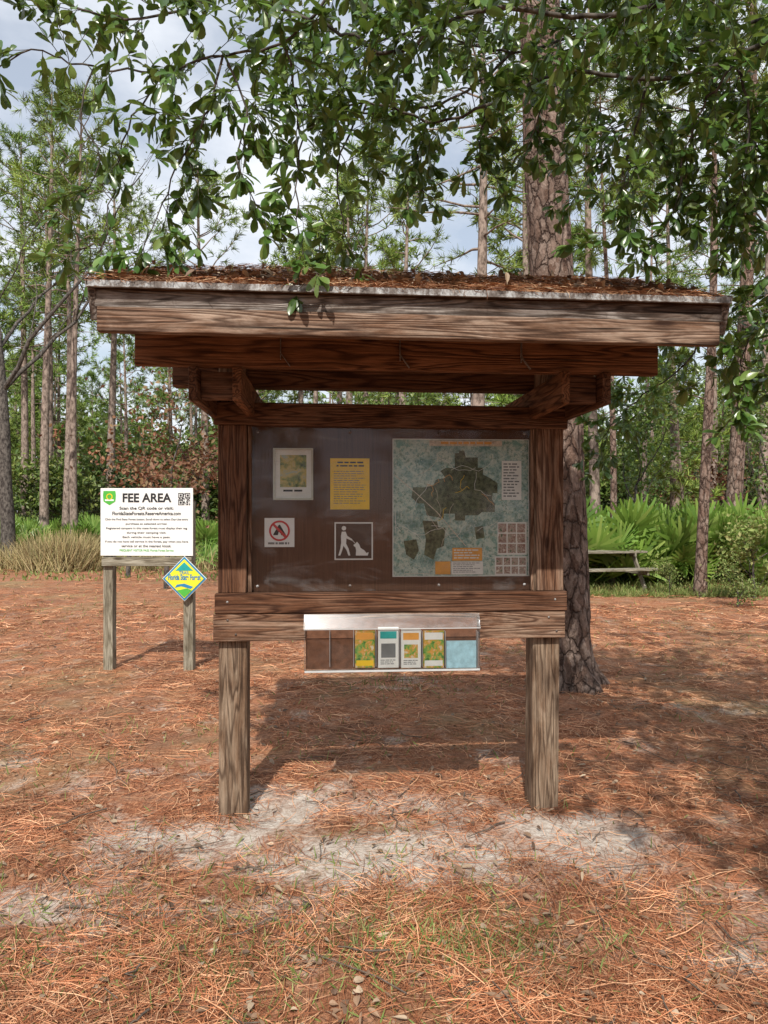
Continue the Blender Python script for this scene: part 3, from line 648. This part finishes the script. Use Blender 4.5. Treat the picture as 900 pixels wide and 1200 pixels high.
rad=.205*(1-.028*np.maximum(z,0))+.13*np.exp(-np.maximum(z,0)/.13)
def rn(pts,a):
    out=np.ones((len(pts),len(a)))
    for i,p in enumerate(pts):
        for j,t in enumerate(a):
            fl=math.exp(-max(p[2],0)/.2); c_,s_=math.cos(t),math.sin(t)
            out[i,j]=1+.05*mnoise.noise(Vector((c_*3,s_*3,p[2]*3)))+.05*mnoise.noise(Vector((c_*7,s_*7,p[2]*6)))+.05*abs(mnoise.noise(Vector((c_*12,s_*12,p[2]*8))))+.22*fl*math.sin(t*5+1)
    return out
tube(mb,ctr,rad,64,0,True,rn)
tp_=[];td_=[]
for i in range(26):
    zz=random.uniform(9,15); az=random.random()*6.28; p=np.array([1.6-.036*zz,6.45+.01*zz,zz]); d=np.array([math.cos(az),math.sin(az),.2]); l=random.uniform(1,2.6)*(1.3-(zz-9)/8)
    pts=[p+d*l*t+np.array([0,0,.15*t*t]) for t in np.linspace(0,1,5)]; tube(mb,pts,np.linspace(.05,.01,5),5,0)
    for j in range(7): 
        dd=nrm(d+rng.normal(0,.7,3)); tp_.append(pts[random.randint(2,4)]+dd*random.uniform(.1,.5)); td_.append(dd)
tp_=np.array(tp_);td_=np.array(td_);n=len(tp_)*24; D=nrm(np.repeat(td_,24,0)*.8+rv(n)*.9)
stamp(mb,*NT_,np.repeat(tp_,24,0),D,rv(n),.28,.012,1)
mb.obj('pine_tree',[B_PINE,L_PINE])

def gx(px,d): return (px-450)/F*d
vis=[(820,13.2,.10,11,.74,(.004,0)),(855,17,.19,17,.66,(.022,0)),(717,15.5,.075,11,.7,(0,0)),(699,19,.14,16,.62,(-.004,0)),(556,19.5,.2,16.5,.5,(.002,0)),
     (52,27,.17,17,.58,(.003,0)),(76,30,.17,16,.6,(0,0)),(88,24,.13,15,.62,(.002,0)),(128,33,.2,17,.55,(0,0)),(475,27,.2,13.5,.45,(0,0)),(405,33,.2,16.5,.5,(0,0)),
     (240,29,.17,15,.55,(0,0)),(790,30,.2,16,.6,(0,0)),(835,34,.2,17,.6,(0,0)),(755,27,.1,14,.6,(0,0)),(895,25,.2,16,.6,(0,0)),(28,32,.18,18,.55,(0,0))]
for i,(px,d,r0,H,cr,ln) in enumerate(vis):
    o=pine('pine_tree',100+i,H,r0,cr,ln,.020 if d<20 else .030,.85,.27,[B_PINE if d<18 else B_FAR,L_PINE],dense=17); place(o,gx(px,d),d)
df=empty('distant_pine_forest')
srcs=[pine('pine_src',s,h,rr_,c_,(0.006*(s%3-1),0),.05,.95,.36,dense=12,wid=1.05,sides=7) for s,h,rr_,c_ in((1,15,.17,.52),(2,17,.2,.58),(3,13,.14,.5),(4,16,.16,.6),(5,9,.09,.25))]
def bury(o,x,y,par): o.location=(x,y,0); o.parent=par; o.name='tree_variant'
for i,o in enumerate(srcs): bury(o,-30+i*14,62,df)
cnt=0
while cnt<115:
    y=random.uniform(26,80); x=random.uniform(-.66,.66)*y*1.1
    if y<34 and -9<x<-3: continue
    if y<42 and x<-6 and random.random()<.5: continue
    s=random.choice(srcs) if y>38 or random.random()<.4 else srcs[random.choice((0,1,3))]
    inst(s,'tree_variant',x,y,random.random()*6.28,random.uniform(.8,1.15),df); cnt+=1
for i in range(26):
    a=random.uniform(math.pi*1.05,math.pi*1.95); R_=random.uniform(20,34)
    inst(random.choice(srcs),'tree_variant',R_*math.cos(a)*1.2,R_*math.sin(a)-4,random.random()*6.28,random.uniform(.55,.75),df)
us=empty('understory_thicket')
bs=[broad('u_src',s,h,.06,[B_OAK,mt],lv,ls,2,.65,L0=1.4,nch=4,tipspread=.38) for s,h,mt,lv,ls in((11,5,L_DARK,2600,.17),(12,4,L_SHRUB,2600,.16),(13,3,L_DARK,2200,.15),(14,6,L_SHRUB,2800,.18),(15,4.5,L_BROWN,1100,.13))]
for i,o in enumerate(bs): bury(o,-20+i*10,50,us)
for i in range(200):
    y=random.uniform(28,75); x=random.uniform(-.68,.68)*y*1.05
    s=random.choices(bs,[5,3,4,3,2])[0]; inst(s,'thicket_variant',x,y,random.random()*6.28,random.uniform(.65,1.15)*(1+max(0,y-40)/60),us)
for i in range(70):
    x=random.uniform(-75,75); y=random.uniform(80,92); inst(bs[random.choice((0,2,3))],'thicket_variant',x,y,random.random()*6.28,random.uniform(2.0,2.8),us)
for i in range(36):
    a=random.uniform(math.pi*1.0,math.pi*2.0); R_=random.uniform(16,26)
    inst(random.choice(bs[:4]),'thicket_variant',R_*math.cos(a)*1.3,R_*math.sin(a)-2,random.random()*6.28,random.uniform(1.2,1.8),us)
o=broad('oak_tree',31,15.5,.27,[B_OAK,L_SHRUB],1100,.13,4,.5,nch=3,tipspread=.3,L0=8.0,up=.05,lo=4); place(o,gx(10,21.5),21.5,.6)
o=broad('young_oak_tree',32,5.0,.06,[B_OAK,L_BROWN],2200,.11,3,.6,nch=3,tipspread=.25,L0=2.0); place(o,gx(195,14.5),14.5,1)
o=broad('young_oak_tree',33,4.2,.05,[B_OAK,L_BROWN],1100,.11,3,.6,nch=3,tipspread=.22,L0=1.6); place(o,gx(150,17),17,1)
o=broad('laurel_tree',34,5.6,.07,[B_OAK,L_OAK],3300,.15,3,.6,nch=3,tipspread=.3,L0=2.6); place(o,gx(745,19),19,2)
o=broad('laurel_tree',36,6.2,.07,[B_OAK,L_SHRUB],3000,.15,3,.6,nch=3,tipspread=.3,L0=2.6); place(o,gx(900,21),21,2)
o=broad('laurel_tree',37,6.5,.07,[B_OAK,L_SHRUB],3000,.15,3,.6,nch=3,tipspread=.3,L0=2.2); place(o,gx(480,23),23,2)
o=broad('shrub',35,1.75,.02,[B_OAK,L_GRASS],2300,.06,3,.65,nch=3,tipspread=.14,L0=.6); place(o,gx(885,12.4),12.4)
o=broad('shrub',39,.9,.02,[B_OAK,L_GRASS],1500,.05,3,.65,nch=3,tipspread=.12,L0=.4); place(o,gx(865,11.6),11.6)
o=broad('shrub',40,.8,.02,[B_OAK,L_GRASS],1500,.05,3,.65,nch=3,tipspread=.12,L0=.4); place(o,gx(785,13.2),13.2)
def palm(name,seed):
    r=np.random.default_rng(seed); mb=MB()
    for i in range(13):
        az=r.random()*6.28; el=r.uniform(.5,1.35); L=r.uniform(.4,.95); d=np.array([math.cos(az)*math.cos(el),math.sin(az)*math.cos(el),math.sin(el)])
        b=np.array([r.normal(0,.12),r.normal(0,.12),0]); e=b+d*L; tube(mb,[b,b+d*L*.5,e],[.01,.008,.006],4,0)
        s=nrm(np.cross(d,[0,0,1.])); u=np.cross(s,d); k_=19; a=np.linspace(-2.0,2.0,k_)+r.normal(0,.03,k_)
        f=nrm(d*.7+np.array([0,0,.2])+r.normal(0,.2,3)); s2=nrm(np.cross(f,u+r.normal(0,.5,3))); 
        D=np.cos(a)[:,None]*f+np.sin(a)[:,None]*s2+u*.15*np.cos(a)[:,None]
        ll=r.uniform(.42,.58)*(1-.12*np.abs(a)/1.9); nn_=np.cross(f,s2)
        stamp(mb,*BT,np.repeat(e[None],k_,0),D,np.repeat(nn_[None],k_,0)+r.normal(0,.2,(k_,3)),ll,np.full(k_,.062),0)
    return mb.obj(name,[L_PALM])
pm=empty('saw_palmetto_thicket')
ps_=[palm('palmetto_plant',50+i) for i in range(4)]
spots=[]
for i in range(85):
    y=14.9+abs(random.gauss(0,2.0)); px=random.uniform(672,960); spots.append((gx(px,y),y,random.uniform(.95,1.4)))
for i in range(55):
    y=random.uniform(23,32); px=random.uniform(-60,300); spots.append((gx(px,y),y,random.uniform(.8,1.2)))
for i in range(35):
    y=random.uniform(19,30); px=random.uniform(240,700); spots.append((gx(px,y),y,random.uniform(.8,1.1)))
for i,(x,y,s) in enumerate(spots):
    if i<4: o=ps_[i]; o.location=(x,y,0); o.parent=pm
    else: inst(ps_[i%4],'palmetto_plant',x,y,random.random()*6.28,s,pm)
mb=MB(); n=9000
y=rng.uniform(18.5,25,n); x=(rng.uniform(-80,300,n)-450)/F*y; cl=np.array([mnoise.noise(Vector((a*.6,b*.6,2))) for a,b in zip(x,y)]); q=cl>-.05; x=x[q];y=y[q];n=len(x)
d=np.stack([rng.normal(0,.35,n),rng.normal(0,.35,n),np.ones(n)],1)
stamp(mb,*BT,np.stack([x,y,np.zeros(n)],1),d,rv(n),rng.uniform(.2,.75,n),.016)
x0=gx(75,19); n=1800; X=rng.normal(x0,.45,n);Y=rng.normal(19,.35,n); d=np.stack([rng.normal(0,.4,n)+(X-x0)*.5,rng.normal(0,.4,n),np.ones(n)],1)
stamp(mb,*BT,np.stack([X,Y,np.zeros(n)],1),d,rv(n),rng.uniform(.5,1.15,n),.014)
mb.obj('tall_dry_grass',[L_GOLD])
mb=MB(); n=9000
y=13.0+rng.random(n)**1.6*3.5; x=(rng.uniform(655,1000,n)-450)/F*y; d=np.stack([rng.normal(0,.6,n),rng.normal(0,.6,n),np.ones(n)],1)
stamp(mb,*BT,np.stack([x,y,np.zeros(n)],1),d,rv(n),rng.uniform(.04,.17,n),.012)
n=9000; y=rng.uniform(16,34,n); x=(rng.uniform(-60,760,n)-450)/F*y; d=np.stack([rng.normal(0,.5,n),rng.normal(0,.5,n),np.ones(n)],1)
stamp(mb,*BT,np.stack([x,y,np.zeros(n)],1),d,rv(n),np.where(y<20,.25,1)*rng.uniform(.2,.5,n),.03)
mb.obj('meadow_grass',[L_GRASS])

# ---------------------------------------------------------------- overhanging oak
def smooth(pts,step=.05):
    pts=np.array(pts,float); p=np.vstack([2*pts[0]-pts[1],pts,2*pts[-1]-pts[-2]]); out=[]
    for i in range(1,len(p)-2):
        L=np.linalg.norm(p[i+1]-p[i]); n=max(2,int(L/step))
        for t in np.linspace(0,1,n,endpoint=False):
            out.append(.5*((2*p[i])+(-p[i-1]+p[i+1])*t+(2*p[i-1]-5*p[i]+4*p[i+1]-p[i+2])*t*t+(-p[i-1]+3*p[i]-3*p[i+1]+p[i+2])*t**3))
    out.append(pts[-1]); return np.array(out)
mb=MB()
trunk=smooth([(3.75,1.65,-.2),(3.7,1.7,1.2),(3.6,1.75,2.6),(3.5,1.6,4.2),(3.3,1.4,6.5)],.15); tube(mb,trunk,np.linspace(.2,.07,len(trunk)),14,0)
T=lambda z:(3.62,1.74,z)
limbs=[ # pts, r0, r1, twig prob, start fraction, twig length
 ([T(2.9),P(960,40,2.75),P(860,75,2.95),P(760,95,3.05),P(660,85,3.1),P(570,125,3.1),P(500,140,3.1),P(430,120,3.05),P(380,140,3.0)],.020,.004,1.1,.2,.34),
 ([T(3.1),P(940,-70,2.6),P(800,-10,2.75),P(700,20,2.8),P(560,10,2.8),P(460,60,2.8),P(400,35,2.8),P(330,10,2.8),P(270,-10,2.8),P(180,20,2.85),P(90,10,2.9)],.018,.004,.95,.2,.34),
 ([T(3.2),P(900,-120,2.4),P(600,-50,2.5),P(420,-20,2.6),P(330,50,2.7),P(262,62,2.8),P(190,85,2.9),P(110,80,3.0),P(40,60,3.1),P(-20,90,3.1)],.012,.003,.6,.4,.3),
 ([P(330,40,2.7),P(345,110,2.75),P(352,180,2.8),P(348,240,2.8),P(352,310,2.8)],.005,.002,.7,.1,.22),
 ([P(262,62,2.8),P(250,120,2.8),P(215,180,2.85),P(190,240,2.9),P(170,285,2.9)],.005,.002,.7,.1,.26),
 ([P(262,62,2.8),P(285,130,2.8),P(280,200,2.8),P(300,240,2.8)],.005,.002,.6,.1,.24),
 ([P(190,85,2.9),P(150,150,2.9),P(135,210,2.9),P(120,290,2.9)],.004,.002,.45,.1,.22),
 ([P(110,80,3.0),P(95,140,3.0),P(120,190,3.0),P(90,230,3.0)],.004,.002,.35,.1,.22),
 ([P(430,120,3.05),P(400,180,3.0),P(398,240,3.0),P(410,290,3.0)],.005,.002,.7,.1,.22),
 ([P(500,140,3.1),P(490,180,3.1),P(480,215,3.1)],.005,.002,1.0,.1,.22),
 ([P(570,125,3.1),P(560,165,3.1),P(575,200,3.1)],.005,.002,1.0,.1,.2),
 ([P(660,85,3.1),P(640,120,3.1),P(620,165,3.1)],.005,.002,1.0,.1,.2),
 ([P(760,95,3.05),P(745,150,3.0),P(730,210,3.0),P(742,265,3.0)],.006,.002,1.2,.1,.28),
 ([P(860,75,2.95),P(820,130,2.95),P(800,190,2.95),P(790,245,2.95)],.006,.002,1.2,.1,.28),
 ([P(860,75,2.95),P(880,130,2.9),P(870,190,2.9),P(880,250,2.9)],.006,.002,1.1,.1,.28),
 ([T(2.6),P(960,160,2.8),P(900,180,2.9),P(850,200,2.95),P(855,260,2.95)],.012,.003,1.0,.3,.3),
 ([T(2.3),P(980,300,3.0),P(930,350,3.1),P(890,375,3.2),P(868,420,3.2),P(872,460,3.2)],.010,.003,1.2,.4,.28),
 ([T(2.2),P(990,340,3.3),P(940,400,3.5),P(900,440,3.6)],.008,.003,1.0,.5,.28),
 ([T(3.0),P(960,10,3.4),P(800,60,3.6),P(700,40,3.8),P(600,60,3.9),P(480,40,3.9),P(380,70,3.8)],.018,.004,1.4,.25,.45),
 ([T(3.3),P(940,-40,3.6),P(820,-30,3.9),P(690,-10,4.0),P(560,-30,4.0),P(440,-20,3.9),P(300,-30,3.8)],.018,.004,1.3,.25,.45),
 ([T(3.0),P(950,120,3.5),P(880,130,3.8),P(800,130,3.9),P(720,150,3.9),P(690,200,4.0)],.012,.003,1.5,.25,.38),
 ([P(600,60,3.9),P(540,110,3.9),P(470,130,3.9),P(380,130,3.9),P(300,110,3.8)],.008,.003,.8,.05,.36),
 ([T(2.4),(3.4,3.4,2.5),P(900,370,4.9),P(830,380,5.0),P(760,400,5.1),P(700,440,5.2)],.016,.003,1.1,.45,.34),
 ([P(830,380,5.0),P(800,430,5.0),P(745,470,5.1),P(700,520,5.2)],.007,.003,1.0,.2,.3),
 ([T(3.6),(2.6,1.0,4.2),(1.6,.5,4.4),(.8,.2,4.5)],.04,.01,1,.2,.7),
 ([T(4.0),(2.8,.2,4.6),(2.0,-.6,4.8),(1.2,-1.2,4.9)],.04,.01,1,.2,.7),
 ([T(3.8),(3.2,.6,4.4),(2.4,.6,4.9),(1.5,-.2,5.2)],.04,.01,1,.2,.7),
 ([T(3.3),(2.6,1.2,3.7),(1.9,1.0,3.9),(1.3,.8,4.0)],.03,.01,.6,.3,.55),
 ([T(3.3),(3.6,.4,3.6),(3.0,-.4,4.0),(2.4,-1.0,4.2)],.03,.01,1,.3,.6),
 ([T(4.0),(3.0,1.8,4.7),(2.2,2.0,5.0),(1.2,1.9,5.2)],.03,.01,1,.3,.6),
 ([T(4.2),(1.5,1.6,5.2),(.2,1.2,5.4),(-.8,1.0,5.5)],.04,.01,.4,.3,.5),
]
lp=[];ld=[];LB=[];lsz=[]
def twig(p,d,L,r=.0018,big=1.0):
    n=6; pts=[p]; dd=d
    for j in range(n):
        dd=nrm(dd+rng.normal(0,.2,3)+np.array([0,0,-.07])); pts.append(pts[-1]+dd*L/n)
    pts=np.array(pts); tube(mb,pts,np.linspace(r,.0009,n+1),4,0)
    nl=max(6,int(L*.8/.019)); 
    for q in rng.random(nl)**.6:
        f=q*n; i=min(n-1,int(f)); pp=pts[i]+(pts[i+1]-pts[i])*(f-i); tt=nrm(pts[i+1]-pts[i])
        lp.append(pp); ld.append(nrm(tt*.6+rng.normal(0,.55,3)+np.array([0,0,-.12]))); lsz.append(big)
    for q in range(5): lp.append(pts[-1]); ld.append(nrm(dd*.9+rng.normal(0,.5,3))); lsz.append(big)
    return pts
for (pts,r0,r1,pr,st,tl) in limbs:
    s=smooth(pts); s[1:-1]+=rng.normal(0,.006,(len(s)-2,3)); tube(mb,s,np.linspace(r0,r1,len(s)),7,0); LB.extend(list(s[int(len(s)*.3):]))
    for i in range(int(len(s)*st),len(s)):
        for rep in range(int(pr)+(random.random()<pr%1)):
            t=nrm(s[min(i+1,len(s)-1)]-s[max(i-1,0)]); d=nrm(t*.55+rng.normal(0,.6,3)+np.array([0,0,-.2]))
            tw=twig(s[i],d,random.uniform(.4,1.1)*tl)
            if random.random()<.5: twig(tw[2],nrm(d+rng.normal(0,.6,3)),random.uniform(.3,.6)*tl,.0014)
    twig(s[-1],nrm(s[-1]-s[-2]),tl*.6)
LBa=np.array(LB)
def fill(c,r,n,tl=.5):
    for i in range(n):
        v=rng.normal(size=3); v=v/np.linalg.norm(v)*rng.random()**.4; p=np.array(c)+v*np.array(r)
        if p[1]>.3 and p[2]<1.5+.74*p[1]+.25: p[2]=1.5+.74*p[1]+.25+rng.random()*.3
        if mnoise.noise(Vector(p*1.3))<-.12: continue
        b=LBa[np.argmin(((LBa-p)**2).sum(1)+ (LBa[:,2]<3)*5)]
        if i%5==0: tube(mb,[b,(b+p)/2+rng.normal(0,.05,3),p],[.008,.005,.002],4,0)
        twig(p,nrm(rng.normal(size=3)+np.array([0,0,-.2])),random.uniform(.5,1)*tl,big=1.2)
fill((1.8,-.7,4.7),(1.2,1.2,.5),250)
fill((2.7,.1,4.6),(1.1,1.4,.5),190)
fill((2.4,2.2,5.6),(1.7,1.2,.5),260)
fill((.3,2.3,5.8),(1.6,1.0,.4),200)
fill((3.3,3.0,5.7),(1.5,1.3,.5),130)
lp=np.array(lp);ld=np.array(ld);n=len(lp); lsz=np.array(lsz)
stamp(mb,*LT,lp,ld,nrm(rng.normal(0,.5,(n,3))+np.array([0,-.3,1.])),rng.uniform(.045,.092,n)*lsz,rng.uniform(.021,.036,n)*lsz,1,True)
mb.obj('overhanging_oak_tree',[B_OAK,L_OAK])
print('leaves',n)

# ---------------------------------------------------------------- light, sky, camera
EL=math.radians(47); AZ=math.radians(7)
w=bpy.data.worlds.new('World'); sc.world=w; w.use_nodes=True; nt=w.node_tree; nt.nodes.clear()
out=nt.nodes.new('ShaderNodeOutputWorld'); bg=nt.nodes.new('ShaderNodeBackground'); sky=nt.nodes.new('ShaderNodeTexSky'); sky.sky_type='NISHITA'; sky.sun_disc=False
sky.sun_elevation=EL; sky.sun_rotation=math.pi+AZ; sky.air_density=1.2; sky.dust_density=1.5
tc=nt.nodes.new('ShaderNodeTexCoord'); mp=nt.nodes.new('ShaderNodeMapping'); mp.inputs['Scale'].default_value=(1,1,2.2); nn=nt.nodes.new('ShaderNodeTexNoise'); nn.inputs['Scale'].default_value=3.2; nn.inputs['Detail'].default_value=6; nn.inputs['Roughness'].default_value=.55
rp=nt.nodes.new('ShaderNodeValToRGB'); rp.color_ramp.elements[0].position=.36; rp.color_ramp.elements[1].position=.60; rp.color_ramp.elements[0].color=(.38,.38,.38,1)
mx=nt.nodes.new('ShaderNodeMix'); mx.data_type='RGBA'; mx.inputs[7].default_value=(7.3,7.6,8.1,1)
l=nt.links; l.new(tc.outputs['Generated'],mp.inputs[0]); l.new(mp.outputs[0],nn.inputs['Vector']); l.new(nn.outputs[0],rp.inputs[0]); l.new(rp.outputs[0],mx.inputs[0]); l.new(sky.outputs[0],mx.inputs[6]); l.new(mx.outputs[2],bg.inputs[0]); l.new(bg.outputs[0],out.inputs[0])
bg.inputs[1].default_value=.135
sl=bpy.data.lights.new('sun','SUN'); sl.energy=5.0; sl.angle=math.radians(.53); sl.color=(1,.94,.86)
so=bpy.data.objects.new('sun',sl); sc.collection.objects.link(so); so.location=(0,-5,20)
so.rotation_euler=Vector((math.cos(EL)*math.sin(AZ),math.cos(EL)*math.cos(AZ),-math.sin(EL))).to_track_quat('-Z','Y').to_euler()
cd=bpy.data.cameras.new('camera'); cam=bpy.data.objects.new('camera',cd); sc.collection.objects.link(cam); sc.camera=cam
cam.location=(0,0,CAMH); cam.rotation_euler=(math.radians(90),0,0); cd.sensor_fit='VERTICAL'; cd.sensor_height=24; cd.lens=24*F/1200; cd.clip_end=2000; cd.clip_start=.05
sc.view_settings.view_transform='Standard'; sc.view_settings.look='None'; sc.view_settings.exposure=0
